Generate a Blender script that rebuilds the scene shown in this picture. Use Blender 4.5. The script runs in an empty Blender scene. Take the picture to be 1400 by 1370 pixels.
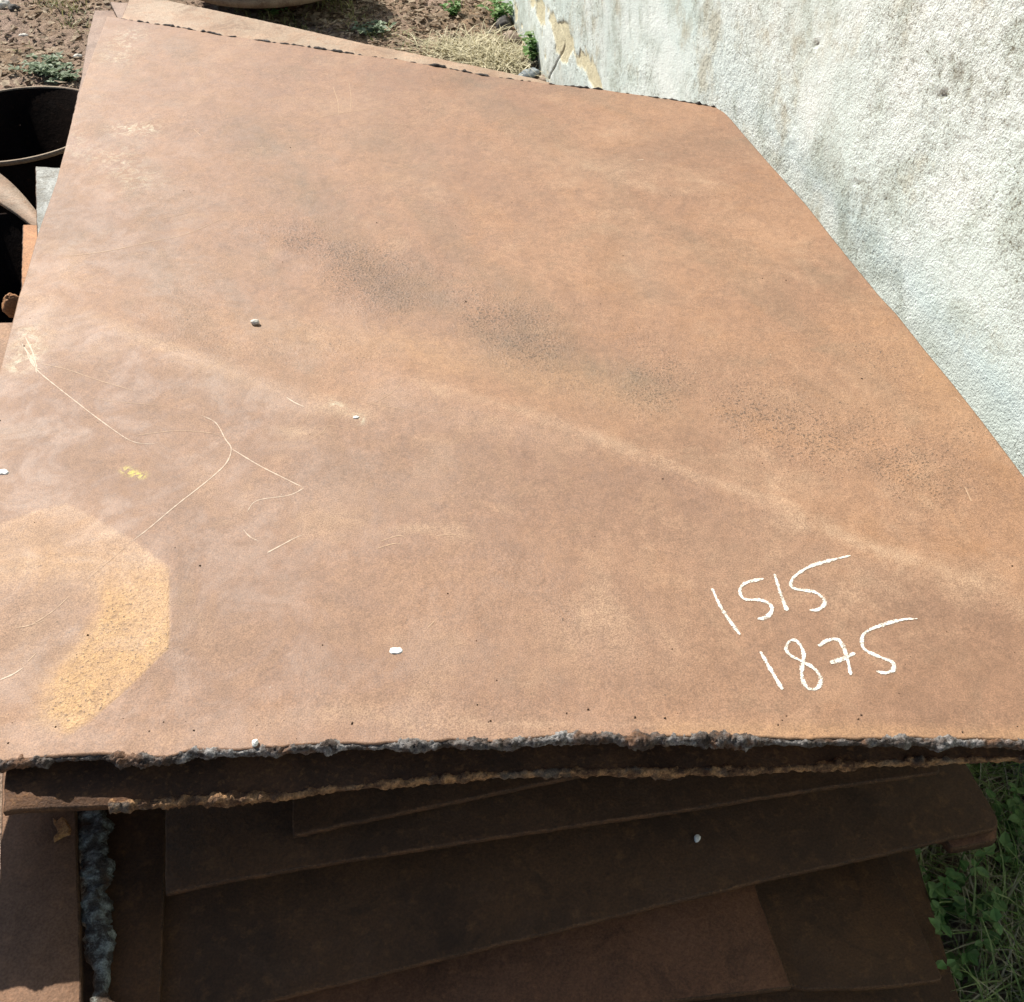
import bpy, math, random
import numpy as np
from mathutils import Vector

# ------------------------------------------------------------------ camera, sky, sun, exposure
scene = bpy.context.scene
C = scene.collection
PITCH = math.radians(43.66)
CAM = np.array([0.0, 0.0, 1.8])
FPX = 1400.0                      # focal length in photograph pixels (1400 x 1370)
cam_d = bpy.data.cameras.new('camera')
cam_d.sensor_fit = 'HORIZONTAL'; cam_d.sensor_width = 36.0; cam_d.lens = 36.0 * FPX / 1400.0
cam_d.clip_start = 0.02; cam_d.clip_end = 500.0
cam = bpy.data.objects.new('camera', cam_d); C.objects.link(cam)
cam.location = CAM.tolist(); cam.rotation_euler = (math.pi/2 - PITCH, 0, 0)
scene.camera = cam

SUN_AZ = math.radians(-40.0)      # from +Y towards -X: the sun stands beyond and to the left
SUN_EL = math.radians(44.0)
world = bpy.data.worlds.new('World'); scene.world = world; world.use_nodes = True
wn = world.node_tree.nodes; wl = world.node_tree.links
bg = wn['Background']; sky = wn.new('ShaderNodeTexSky')
sky.sky_type = 'NISHITA'; sky.sun_disc = False
sky.sun_elevation = SUN_EL; sky.sun_rotation = SUN_AZ
wl.new(sky.outputs['Color'], bg.inputs['Color']); bg.inputs['Strength'].default_value = 0.055
sun_d = bpy.data.lights.new('sun', 'SUN'); sun_d.energy = 4.6; sun_d.angle = math.radians(0.5)
sun_d.color = (1.0, 0.95, 0.87)
sun = bpy.data.objects.new('sun', sun_d); C.objects.link(sun)
sdir = Vector((math.sin(SUN_AZ)*math.cos(SUN_EL), math.cos(SUN_AZ)*math.cos(SUN_EL), math.sin(SUN_EL)))
sun.rotation_euler = (-sdir).to_track_quat('-Z', 'Y').to_euler()
sun.location = (sdir * 20)[:]
vs = scene.view_settings
vs.view_transform = 'Standard'; vs.look = 'None'; vs.gamma = 1.0; vs.exposure = 0.84
vs.use_curve_mapping = False
scene.cycles.use_denoising = True

TOP = 0.8                         # height of the top plate above the ground
random.seed(7)
rng = np.random.default_rng(11)

# ------------------------------------------------------------------ helpers
def ray(px, py):
    u = (px - 700.0) / FPX; v = (py - 685.0) / FPX
    c, s = math.cos(PITCH), math.sin(PITCH)
    return np.array([u, c - v*s, -s - v*c])
def at(px, py, z):                # a point of the photograph, on the level z
    d = ray(px, py); t = (z - CAM[2]) / d[2]
    return CAM + d*t

def _h(ix, iy, iz, seed):
    n = (ix*374761393 + iy*668265263 + iz*2147483647 + seed*1274126177) & 0xffffffff
    n = ((n ^ (n >> 13)) * 1274126177) & 0xffffffff
    n = ((n ^ (n >> 16)) * 2246822519) & 0xffffffff
    return ((n ^ (n >> 15)) & 0xffff) / 65535.0
def vnoise(x, y, z=0.0, seed=0):  # value noise, -1..1
    x = np.asarray(x, float); y = np.asarray(y, float); z = np.zeros_like(x) + z
    fx, fy, fz = np.floor(x), np.floor(y), np.floor(z)
    ix, iy, iz = fx.astype(np.int64), fy.astype(np.int64), fz.astype(np.int64)
    tx, ty, tz = x-fx, y-fy, z-fz
    tx = tx*tx*(3-2*tx); ty = ty*ty*(3-2*ty); tz = tz*tz*(3-2*tz)
    def layer(k):
        a = _h(ix, iy, iz+k, seed); b = _h(ix+1, iy, iz+k, seed)
        c = _h(ix, iy+1, iz+k, seed); d = _h(ix+1, iy+1, iz+k, seed)
        return (a*(1-tx)+b*tx)*(1-ty) + (c*(1-tx)+d*tx)*ty
    return (layer(0)*(1-tz) + layer(1)*tz)*2 - 1
def fbm(x, y, z=0.0, seed=0, octv=4, gain=0.5):
    r = 0; a = 1.0; n = 0; f = 1.0
    for k in range(octv):
        r = r + a*vnoise(np.asarray(x)*f, np.asarray(y)*f, np.asarray(z)*f, seed+k*17); n += a; a *= gain; f *= 2.03
    return r/n
def smooth(a, b, x):
    t = np.clip((x-a)/(b-a), 0, 1); return t*t*(3-2*t)
def catmull(pts, n=10):
    p = np.array(pts, float); q = np.vstack([2*p[0]-p[1], p, 2*p[-1]-p[-2]]); out = []
    for i in range(1, len(q)-2):
        for t in np.linspace(0, 1, n, endpoint=False):
            a, b, c, d = q[i-1], q[i], q[i+1], q[i+2]
            out.append(0.5*((2*b)+(c-a)*t+(2*a-5*b+4*c-d)*t*t+(3*b-a-3*c+d)*t**3))
    out.append(p[-1]); return np.array(out)
def resample(p, step):
    p = np.array(p, float); d = np.r_[0, np.cumsum(np.linalg.norm(np.diff(p, axis=0), axis=1))]
    n = max(2, int(d[-1]/step)+1); s = np.linspace(0, d[-1], n)
    return np.stack([np.interp(s, d, p[:, k]) for k in range(p.shape[1])], 1)
def seg_dist(x, y, pts):
    best = np.full(np.shape(x), 1e9)
    for (ax, ay), (bx, by) in zip(pts[:-1], pts[1:]):
        dx, dy = bx-ax, by-ay; L = dx*dx+dy*dy+1e-12
        t = np.clip(((x-ax)*dx+(y-ay)*dy)/L, 0, 1)
        best = np.minimum(best, (x-ax-t*dx)**2+(y-ay-t*dy)**2)
    return np.sqrt(best)

def mesh_np(name, verts, faces, smooth_shade=True):
    """verts (N,3); faces: list of arrays (M,k) or of index lists"""
    me = bpy.data.meshes.new(name)
    loops = []; starts = []; tot = 0; sizes = []
    for f in faces:
        if isinstance(f, np.ndarray):
            m, k = f.shape; loops.append(f.reshape(-1)); starts.append(tot+np.arange(m)*k); sizes.append(np.full(m, k)); tot += m*k
        else:
            loops.append(np.array(f)); starts.append(np.array([tot])); sizes.append(np.array([len(f)])); tot += len(f)
    loops = np.concatenate(loops).astype(np.int32); starts = np.concatenate(starts).astype(np.int32)
    me.vertices.add(len(verts)); me.vertices.foreach_set('co', np.asarray(verts, np.float32).reshape(-1))
    me.loops.add(len(loops)); me.loops.foreach_set('vertex_index', loops)
    me.polygons.add(len(starts)); me.polygons.foreach_set('loop_start', starts)
    me.update(calc_edges=True); me.validate()
    if smooth_shade: me.polygons.foreach_set('use_smooth', np.ones(len(me.polygons), bool))
    return me
def obj(name, me, material=None, parent=None):
    o = bpy.data.objects.new(name, me); C.objects.link(o)
    if material is not None and me is not None: me.materials.append(material)
    if parent is not None: o.parent = parent
    return o
def tag(o, label=None, cat=None, group=None, kind=None):
    if label: o['label'] = label
    if cat: o['category'] = cat
    if group: o['group'] = group
    if kind: o['kind'] = kind
    return o
def grid_faces(nu, nv, off=0, flip=False):
    i = np.arange(nu*nv).reshape(nu, nv) + off
    q = np.stack([i[:-1, :-1], i[1:, :-1], i[1:, 1:], i[:-1, 1:]], -1).reshape(-1, 4)
    return q[:, ::-1] if flip else q
def attr(me, name, rgba):
    a = me.color_attributes.new(name, 'FLOAT_COLOR', 'POINT'); a.data.foreach_set('color', np.asarray(rgba, np.float32).reshape(-1))

# ------------------------------------------------------------------ materials
class NT:
    def __init__(s, name):
        s.m = bpy.data.materials.new(name); s.m.use_nodes = True; s.t = s.m.node_tree
        s.b = s.t.nodes['Principled BSDF']; s.tc = s.t.nodes.new('ShaderNodeTexCoord'); s.co = s.tc.outputs['Object']
    def put(s, sock, v):
        if hasattr(v, 'is_output'): s.t.links.new(v, sock)
        elif isinstance(v, (tuple, list)) and len(v) == 3 and sock.type == 'RGBA': sock.default_value = (*v, 1)
        else: sock.default_value = v
    def noise(s, scale, detail=3, rough=0.55, co=None, dist=0.0, stretch=None):
        n = s.t.nodes.new('ShaderNodeTexNoise'); c = co or s.co
        if stretch:
            mp = s.t.nodes.new('ShaderNodeMapping'); mp.inputs['Scale'].default_value = stretch
            s.t.links.new(c, mp.inputs['Vector']); c = mp.outputs['Vector']
        s.t.links.new(c, n.inputs['Vector'])
        n.inputs['Scale'].default_value = scale; n.inputs['Detail'].default_value = detail
        n.inputs['Roughness'].default_value = rough; n.inputs['Distortion'].default_value = dist
        return n.outputs['Fac']
    def voro(s, scale, out='Distance', rand=1.0):
        n = s.t.nodes.new('ShaderNodeTexVoronoi'); s.t.links.new(s.co, n.inputs['Vector'])
        n.inputs['Scale'].default_value = scale; n.inputs['Randomness'].default_value = rand
        return n.outputs[out]
    def ramp(s, v, a, b, lo=0.0, hi=1.0):
        n = s.t.nodes.new('ShaderNodeMapRange'); n.interpolation_type = 'SMOOTHSTEP'
        s.put(n.inputs[0], v); n.inputs[1].default_value = a; n.inputs[2].default_value = b
        n.inputs[3].default_value = lo; n.inputs[4].default_value = hi
        return n.outputs[0]
    def math(s, op, a, b=0.0, c=None):
        n = s.t.nodes.new('ShaderNodeMath'); n.operation = op
        s.put(n.inputs[0], a); s.put(n.inputs[1], b)
        if c is not None: s.put(n.inputs[2], c)
        return n.outputs[0]
    def mix(s, fac, a, b, mode='MIX'):
        n = s.t.nodes.new('ShaderNodeMix'); n.data_type = 'RGBA'; n.blend_type = mode
        s.put(n.inputs['Factor'], fac); s.put(n.inputs['A'], a) if False else None
        s.put(n.inputs[6], a); s.put(n.inputs[7], b)
        return n.outputs[2]
    def scalecol(s, col, f):
        n = s.t.nodes.new('ShaderNodeVectorMath'); n.operation = 'SCALE'
        s.put(n.inputs[0], col) if hasattr(col, 'is_output') else setattr(n.inputs[0], 'default_value', col)
        s.put(n.inputs['Scale'], f); return n.outputs[0]
    def attr(s, name):
        n = s.t.nodes.new('ShaderNodeAttribute'); n.attribute_name = name
        sp = s.t.nodes.new('ShaderNodeSeparateColor'); s.t.links.new(n.outputs['Color'], sp.inputs[0])
        return sp.outputs[0], sp.outputs[1], sp.outputs[2], n.outputs['Alpha']
    def bump(s, h, strength, dist, prev=None):
        n = s.t.nodes.new('ShaderNodeBump'); s.put(n.inputs['Height'], h)
        n.inputs['Strength'].default_value = strength; n.inputs['Distance'].default_value = dist
        if prev is not None: s.t.links.new(prev, n.inputs['Normal'])
        return n.outputs['Normal']
    def out(s, col, rough=0.7, normal=None, spec=0.3, metal=0.0, alpha=None):
        s.put(s.b.inputs['Base Color'], col); s.put(s.b.inputs['Roughness'], rough)
        s.b.inputs['Specular IOR Level'].default_value = spec; s.b.inputs['Metallic'].default_value = metal
        if normal is not None: s.t.links.new(normal, s.b.inputs['Normal'])
        if alpha is not None: s.put(s.b.inputs['Alpha'], alpha)
        return s.m

def mat_top_plate():
    t = NT('weathered_rust')
    orange, dark, light, coarse = t.attr('stain_a'); yellow, white, brown, pink = t.attr('stain_b')
    n1 = t.noise(2.6, 5, 0.6); n1b = t.noise(7.0, 6, 0.68, dist=0.5); n2 = t.noise(38, 5, 0.7); n3 = t.noise(560, 4, 0.75)
    nm = t.noise(95, 5, 0.75); film = t.noise(12, 9, 0.72, dist=0.7); film2 = t.noise(20, 9, 0.75, dist=0.5, stretch=(1.0, 0.55, 1.0))
    col = t.mix(t.ramp(n1, 0.36, 0.66), (0.240, 0.132, 0.080), (0.285, 0.158, 0.092))
    col = t.mix(t.ramp(n1b, 0.50, 0.70, 0, 0.40), col, (0.295, 0.150, 0.072))
    col = t.mix(t.ramp(n1b, 0.46, 0.30, 0, 0.35), col, (0.215, 0.142, 0.090))
    col = t.mix(t.math('MULTIPLY', brown, 0.75), col, (0.205, 0.116, 0.073))
    col = t.mix(t.ramp(film, 0.535, 0.57, 0, 0.22), col, (0.325, 0.200, 0.125))
    col = t.mix(t.ramp(film2, 0.455, 0.425, 0, 0.22), col, (0.165, 0.092, 0.058))
    # smoky dark mill-scale patches
    dk = t.math('MULTIPLY', dark, t.ramp(film2, 0.30, 0.66, 0.35, 1.0))
    col = t.mix(t.math('MINIMUM', dk, 0.7), col, (0.132, 0.097, 0.064))
    col = t.mix(t.math('MULTIPLY', pink, t.ramp(n3, 0.35, 0.58, 0.25, 0.72)), col, (0.420, 0.262, 0.160))
    # orange fresh rust with dark grains
    og = t.math('MULTIPLY', orange, t.ramp(nm, 0.30, 0.55, 0.55, 0.95))
    col = t.mix(t.math('MINIMUM', og, 0.9), col, (0.445, 0.262, 0.118))
    # dusty wear, and the crease highlight painted paler
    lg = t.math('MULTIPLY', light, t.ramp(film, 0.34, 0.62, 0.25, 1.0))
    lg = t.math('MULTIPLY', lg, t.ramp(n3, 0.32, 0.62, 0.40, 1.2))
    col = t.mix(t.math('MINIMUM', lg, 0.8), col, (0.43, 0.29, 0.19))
    wt = t.math('MULTIPLY', white, t.ramp(t.noise(45, 6, 0.8, dist=0.8), 0.46, 0.66))
    col = t.mix(t.math('MINIMUM', wt, 0.85), col, (0.53, 0.46, 0.33))
    yl = t.math('MULTIPLY', yellow, t.ramp(t.noise(120, 4, 0.7), 0.42, 0.55))
    col = t.mix(yl, col, (0.52, 0.43, 0.10))
    # grain: fine, and coarse pitted scale
    col = t.scalecol(col, t.ramp(n3, 0.34, 0.66, 0.70, 1.28))
    col = t.scalecol(col, t.ramp(nm, 0.32, 0.68, 0.91, 1.09))
    col = t.scalecol(col, t.ramp(n2, 0.25, 0.75, 0.90, 1.10))
    pit = t.noise(240, 3, 0.65); thr = t.math('MULTIPLY', coarse, 0.165)
    pm = t.ramp(t.math('ADD', pit, thr), 0.680, 0.735)
    col = t.mix(t.math('MULTIPLY', pm, 0.78), col, (0.075, 0.048, 0.030))
    sp = t.ramp(t.voro(46), 0.045, 0.03); spk = t.ramp(t.noise(5, 2), 0.5, 0.62)
    col = t.mix(t.math('MULTIPLY', sp, t.math('MULTIPLY', spk, 0.85)), col, (0.05, 0.035, 0.025))
    sp2 = t.ramp(t.voro(33), 0.034, 0.022); spk2 = t.ramp(t.noise(6.3, 2), 0.5, 0.64)
    col = t.mix(t.math('MULTIPLY', sp2, t.math('MULTIPLY', spk2, 0.7)), col, (0.50, 0.42, 0.33))
    nrm = t.bump(t.noise(20, 5, 0.6), 0.28, 0.006)
    nrm = t.bump(n3, 0.40, 0.0012, nrm)
    nrm = t.bump(t.math('MULTIPLY', pit, coarse), 0.8, 0.0035, nrm)
    col = t.mix(1.0, col, (0.98, 0.99, 0.965), 'MULTIPLY')
    return t.out(col, t.ramp(film, 0.35, 0.65, 0.52, 0.68), nrm, 0.40)

def mat_rust(name, a, b, c, rough=0.72, scale=6.0, grain=0.25, flake=None, spec=0.3):
    t = NT(name)
    n1 = t.noise(scale, 5, 0.62, dist=0.3); n2 = t.noise(scale*9, 4, 0.65); n3 = t.noise(300, 3, 0.7)
    col = t.mix(t.ramp(n1, 0.34, 0.64), a, b); col = t.mix(t.ramp(n2, 0.52, 0.72, 0, 0.75), col, c)
    fm = t.noise(9, 9, 0.74, dist=0.6); col = t.mix(t.ramp(fm, 0.52, 0.62, 0, 0.35), col, tuple(min(1.0, x_*1.6+0.006) for x_ in b)); col = t.mix(t.ramp(fm, 0.46, 0.38, 0, 0.5), col, tuple(x_*0.6 for x_ in b))
    if flake is not None:
        col = t.mix(t.ramp(t.noise(22, 4, 0.7), 0.60, 0.66, 0, 0.9), col, flake)
    col = t.scalecol(col, t.ramp(n3, 0.28, 0.72, 1-grain, 1+grain))
    nrm = t.bump(n2, 0.35, 0.006); nrm = t.bump(n3, 0.5, 0.002, nrm)
    return t.out(col, rough, nrm, spec)

def mat_slag(name, base, light, tint, tintamt=0.5, scale=30, patch=False):
    t = NT(name)
    n1 = t.noise(scale, 5, 0.7); n2 = t.noise(scale*0.45, 3, 0.6, dist=0.5); n3 = t.noise(420, 3, 0.75)
    lm = t.ramp(n1, 0.41, 0.62)
    if patch: lm = t.math('MULTIPLY', lm, t.ramp(t.noise(9, 3, 0.6), 0.40, 0.60, 0.35, 1.0))
    col = t.mix(lm, base, light)
    col = t.mix(t.ramp(n2, 0.52, 0.66, 0, tintamt), col, tint)
    col = t.scalecol(col, t.ramp(n3, 0.3, 0.7, 0.5, 1.35))
    nrm = t.bump(n1, 0.8, 0.006); nrm = t.bump(n3, 0.9, 0.003, nrm)
    return t.out(col, t.ramp(n1, 0.3, 0.7, 0.85, 0.5), nrm, 0.4)

def mat_chalk():
    t = NT('chalk')
    n = t.noise(560, 4, 0.75); n2 = t.noise(70, 5, 0.75)
    col = t.mix(t.ramp(n2, 0.3, 0.7), (0.66, 0.63, 0.54), (0.80, 0.78, 0.70))
    e = t.attr('edge')[0]
    a = t.ramp(t.math('ADD', t.math('ADD', t.math('MULTIPLY', n, 0.9), t.math('MULTIPLY', n2, 0.6)), e), 0.97, 1.20)
    return t.out(col, 0.95, t.bump(n, 0.5, 0.001), 0.1, alpha=a)
def mat_scratch(name, colour, keep=0.5):
    t = NT(name); n = t.noise(260, 3, 0.7); n2 = t.noise(25, 3, 0.6)
    e = t.attr('edge')[0]
    s = t.math('ADD', t.math('MULTIPLY', n, 0.6), t.math('MULTIPLY', n2, 0.5))
    a = t.ramp(t.math('ADD', s, e), 0.86-keep*0.5, 1.05-keep*0.5, 0, 0.85)
    return t.out(colour, 0.6, None, 0.3, alpha=a)

def mat_wall():
    t = NT('lime_washed_plaster')
    flake, stain, pitc, rgh = t.attr('stain_a')
    n1 = t.noise(1.7, 5, 0.62, dist=0.5); n2 = t.noise(5.5, 5, 0.68, dist=0.6); n3 = t.noise(150, 4, 0.68, dist=0.4); n4 = t.noise(30, 4, 0.65)
    col = t.mix(t.ramp(n1, 0.36, 0.66), (0.64, 0.73, 0.69), (0.78, 0.83, 0.79))
    col = t.mix(t.ramp(n2, 0.47, 0.68, 0, 0.80), col, (0.45, 0.50, 0.44))
    col = t.mix(t.ramp(t.noise(3.3, 5, 0.7), 0.53, 0.66, 0, 0.70), col, (0.50, 0.47, 0.36))
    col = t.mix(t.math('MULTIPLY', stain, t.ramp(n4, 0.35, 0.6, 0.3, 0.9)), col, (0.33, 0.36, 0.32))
    # dirt caught in the pits of the roughcast
    dirt = t.ramp(t.math('ADD', n2, t.math('MULTIPLY', n4, 0.35)), 0.50, 0.86)
    col = t.mix(t.math('MULTIPLY', pitc, t.math('MULTIPLY', dirt, 0.8)), col, (0.27, 0.26, 0.20))
    col = t.mix(t.math('MULTIPLY', flake, 0.9), col, (0.70, 0.63, 0.42))
    fine = t.math('MULTIPLY', t.ramp(n3, 0.47, 0.36), t.math('MULTIPLY', dirt, 1.0))
    col = t.mix(t.math('MULTIPLY', fine, rgh), col, (0.21, 0.20, 0.15))
    nrm = t.bump(t.math('MULTIPLY', n3, rgh), 0.85, 0.0060); nrm = t.bump(t.noise(300, 3, 0.7), 0.4, 0.0015, nrm)
    return t.out(col, 0.92, nrm, 0.15)

def mat_soil():
    t = NT('dry_soil')
    n1 = t.noise(1.6, 5, 0.6); n2 = t.noise(14, 5, 0.7); n3 = t.noise(120, 4, 0.75)
    col = t.mix(t.ramp(n1, 0.36, 0.64), (0.25, 0.175, 0.115), (0.31, 0.225, 0.175))
    col = t.mix(t.ramp(n2, 0.5, 0.7, 0, 0.7), col, (0.40, 0.31, 0.23))
    col = t.mix(t.ramp(n2, 0.44, 0.3, 0, 0.6), col, (0.11, 0.075, 0.05))
    col = t.scalecol(col, t.ramp(n3, 0.28, 0.72, 0.55, 1.4))
    nrm = t.bump(n2, 0.8, 0.03); nrm = t.bump(n3, 0.9, 0.008, nrm)
    return t.out(col, 0.95, nrm, 0.1)
def mat_plain(name, a, b, scale=20, rough=0.8, spec=0.25, bump=0.4, dist=0.004, trans=0.0):
    t = NT(name); n = t.noise(scale, 4, 0.65)
    col = t.mix(t.ramp(n, 0.33, 0.67), a, b)
    m = t.out(col, rough, t.bump(n, bump, dist), spec)
    return m
def mat_leaf(name, a, b, rough=0.6):
    t = NT(name)
    g = t.t.nodes.new('ShaderNodeNewGeometry')
    r = g.outputs['Random Per Island']
    col = t.mix(r, a, b); col = t.scalecol(col, t.ramp(t.noise(60, 2), 0.3, 0.7, 0.75, 1.2))
    t.out(col, rough, None, 0.3)
    tr = t.t.nodes.new('ShaderNodeBsdfTranslucent'); t.t.links.new(col, tr.inputs['Color'])
    mx = t.t.nodes.new('ShaderNodeMixShader'); mx.inputs[0].default_value = 0.3
    o = t.t.nodes['Material Output']
    t.t.links.new(t.b.outputs[0], mx.inputs[1]); t.t.links.new(tr.outputs[0], mx.inputs[2]); t.t.links.new(mx.outputs[0], o.inputs['Surface'])
    return t.m

M_TOP = mat_top_plate()
M_SLAG = mat_slag('grey_slag', (0.055, 0.038, 0.028), (0.33, 0.315, 0.30), (0.17, 0.085, 0.042), 0.9, scale=48, patch=True)
M_SLAGD = mat_slag('black_slag', (0.018, 0.013, 0.010), (0.05, 0.035, 0.025), (0.08, 0.035, 0.015), 0.4)
M_SLAGO = mat_slag('rusty_slag', (0.11, 0.055, 0.026), (0.42, 0.23, 0.10), (0.10, 0.14, 0.14), 0.4, scale=55)
M_SLAGB = mat_slag('blue_grey_slag', (0.055, 0.045, 0.035), (0.27, 0.30, 0.27), (0.075, 0.042, 0.022), 0.95, scale=55)
M_CHALK = mat_chalk()
M_SCR = mat_scratch('bright_scratch', (0.60, 0.47, 0.35), 0.50)
M_SCRF = mat_scratch('faint_scratch', (0.47, 0.315, 0.20), 0.35)
M_WALL = mat_wall(); M_SOIL = mat_soil()

# ------------------------------------------------------------------ ground
def ground_h(x, y):
    z = 0.035*fbm(x*0.9, y*0.9, seed=3, octv=4) + 0.014*fbm(x*9, y*9, seed=5, octv=3)
    c = np.clip(fbm(x*28, y*28, seed=8, octv=2), 0.1, 1)-0.1
    z = z + 0.03*c
    bank = smooth(0.25, 0.75, x)*smooth(1.9, 1.0, y)*smooth(-1.4, -0.2, y)
    return z + 0.27*bank
xs = np.concatenate([-np.geomspace(120, 3.25, 26), np.arange(-3.2, 1.5, 0.016), np.geomspace(1.55, 120, 26)])
ys = np.concatenate([-np.geomspace(120, 0.95, 26), np.arange(-0.9, 7.4, 0.018), np.geomspace(7.45, 120, 26)])
X, Y = np.meshgrid(xs, ys, indexing='ij')
Z = ground_h(X, Y)
g = obj('ground', mesh_np('ground', np.stack([X, Y, Z], -1).reshape(-1, 3), [grid_faces(len(xs), len(ys))]), M_SOIL)
tag(g, 'bare brown soil yard with clods and trampled leaf litter', kind='structure')

# ------------------------------------------------------------------ plaster wall on the right
WD = np.array([0.1867, -0.9824]); WN = np.array([-0.9824, -0.1867])
W0 = np.array([0.133+0.19*(4.72-8.2), 8.2])
def wall_hit(px, py):
    d = ray(px, py); t = ((W0-CAM[:2])@WN)/(d[:2]@WN); p = CAM+d*t
    return (p[:2]-W0)@WD, p[2]
ss = np.concatenate([np.arange(0, 2.2, 0.03), np.arange(2.2, 8.2, 0.0058), np.arange(8.2, 10.6, 0.04)])
hs = np.concatenate([np.array([-0.3, -0.15]), np.arange(-0.05, 1.42, 0.0058), np.arange(1.43, 2.6, 0.05)])
S, Hh = np.meshgrid(ss, hs, indexing='ij')
wx = S+0.006*vnoise(S*30, Hh*30, seed=2); wy = Hh+0.006*vnoise(S*30, Hh*30, seed=4)
st1 = vnoise(wx*95, wy*120, seed=21); st2 = vnoise(wx*165, wy*165, seed=22); st3 = vnoise(wx*30, wy*34, seed=23)
und = fbm(S*1.4, Hh*1.4, seed=25, octv=3)
cover = smooth(-0.45, 0.25, fbm(S*2.6, Hh*2.6, seed=31, octv=4))
rough_amt = (0.35+0.65*cover)*smooth(-0.02, 0.26, Hh+0.12*fbm(S*3, Hh*3, seed=33))
disp = 0.012*und + 0.0008*st3*(0.4+0.6*rough_amt) + rough_amt*(0.0008*np.maximum(st1, -0.6)+0.0010*st2)
# flaked lime wash: a cream band near the foot
band = np.exp(-((Hh-0.27-0.05*fbm(S*1.3, S*0+2, seed=36))/0.055)**2)
fl = smooth(0.0, 0.22, 1.5*fbm(S*6.5, Hh*9, seed=38, octv=5)+0.75*band-0.58)*smooth(.42, .34, Hh)*smooth(5.2, 4.6, S)
disp = disp - 0.004*fl
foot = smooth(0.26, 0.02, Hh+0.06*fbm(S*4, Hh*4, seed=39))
crk = np.zeros_like(S)
for pts in ([(758, 0), (766, 30), (772, 60), (762, 85), (752, 108)],):
    q = catmull([wall_hit(*p) for p in pts], 8); q[:, 0] += 0.006*vnoise(np.arange(len(q))*0.9, np.zeros(len(q)), seed=40)
    crk = np.maximum(crk, np.exp(-(seg_dist(S, Hh, q)/0.0045)**2))
disp = disp - 0.006*crk
pit = smooth(-0.18, -0.62, st1)*rough_amt*smooth(-0.25, 0.45, fbm(S*4.2, Hh*4.2, seed=44, octv=3))
pit = np.maximum(pit, crk)
for px, py, L in ((1285, 131, 0.011), (1171, 251, 0.007), (1210, 272, 0.005), (1118, 60, 0.008)):
    s0, h0 = wall_hit(px, py); e = np.exp(-((S-s0)/(L*1.6))**2-((Hh-h0-0.5*(S-s0))/(L*0.5))**2); pit = np.maximum(pit, smooth(0.3, 0.6, e)*1.3); disp = disp-0.005*e
P = np.stack([W0[0]+WD[0]*S+WN[0]*disp, W0[1]+WD[1]*S+WN[1]*disp, Hh], -1).reshape(-1, 3)
nS, nH = S.shape; F = [grid_faces(nS, nH)]
ring = np.concatenate([np.arange(nS)*nH, (nS-1)*nH+np.arange(1, nH), np.arange(nS-2, -1, -1)*nH+nH-1, np.arange(nH-2, 0, -1)])
back = P[ring].copy(); back[:, :2] -= WN*0.23
base = len(P); k = len(ring); P2 = np.vstack([P, back])
a = np.arange(k); F.append(np.stack([ring[a], ring[(a+1) % k], base+(a+1) % k, base+a], -1)); F.append(list(base+a[::-1]))
wme = mesh_np('wall', P2, F)
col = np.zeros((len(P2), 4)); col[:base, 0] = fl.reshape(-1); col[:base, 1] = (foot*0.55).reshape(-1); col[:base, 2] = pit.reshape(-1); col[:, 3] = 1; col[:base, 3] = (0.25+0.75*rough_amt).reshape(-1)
attr(wme, 'stain_a', col)
tag(obj('plaster_wall', wme, M_WALL), 'rough white lime-washed plaster wall with cream flaking band, right of the plates', 'wall')

# ------------------------------------------------------------------ the top plate
crease = [(-60, 395), (60, 412), (130, 436), (200, 466), (300, 502), (380, 532), (440, 552), (545, 520), (640, 545), (760, 582), (850, 616), (950, 652), (1060, 692), (1150, 735), (1250, 772), (1330, 800), (1400, 838), (1520, 900)]
cre_a = np.array([at(*p, TOP)[:2] for p in crease[:7]]); cre_b = np.array([at(*p, TOP)[:2] for p in crease[7:]])
def relief(x, y):
    x = np.asarray(x, float); y = np.asarray(y, float)
    z = 0.006*fbm(x*1.1, y*1.1, seed=51, octv=3) + 0.0012*fbm(x*7, y*7, seed=52, octv=3)
    da = seg_dist(x, y, cre_a); db = seg_dist(x, y, cre_b)
    z = z + 0.0035*np.exp(-(da/0.045)**2) + 0.0045*np.exp(-(db/0.05)**2)
    for (px, py, rx, ry, h) in ((1085, 705, .06, .03, .0035), (860, 360, .05, .16, -.004), (370, 215, .12, .07, -.004), (540, 215, .09, .09, -.003), (800, 500, .16, .07, -.004), (470, 400, .2, .12, -.003), (640, 115, .06, .06, -.003), (870, 240, .2, .1, .003)):
        c = at(px, py, TOP); z = z + h*np.exp(-((x-c[0])/rx)**2-((y-c[1])/ry)**2)
    return z
Lf = [(147, 22), (130, 67), (110, 125), (91, 198), (78, 249), (52, 323), (30, 399), (18, 439), (0, 507), (-70, 705), (-240, 1056)]
Rt = [(978, 146), (990, 153), (1000, 163), (1050, 221), (1102, 280), (1134, 321), (1200, 403), (1226, 431), (1266, 482), (1299, 523), (1331, 564), (1364, 608), (1400, 656), (1520, 822), (1672, 1022)]
Nr = [(-240, 1056), (0, 1041), (82, 1032), (143, 1029), (228, 1036), (264, 1024), (321, 1026), (396, 1019), (500, 1017), (560, 1016), (621, 1011), (678, 1015), (728, 1008), (832, 1004), (853, 1009), (950, 1008), (1078, 1012), (1275, 1011), (1400, 1015), (1672, 1022)]
Fr = [(147, 22), (180, 28), (255, 40), (300, 48), (415, 64), (550, 83), (670, 103), (750, 114), (820, 122), (890, 132), (965, 143), (978, 146)]
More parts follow.
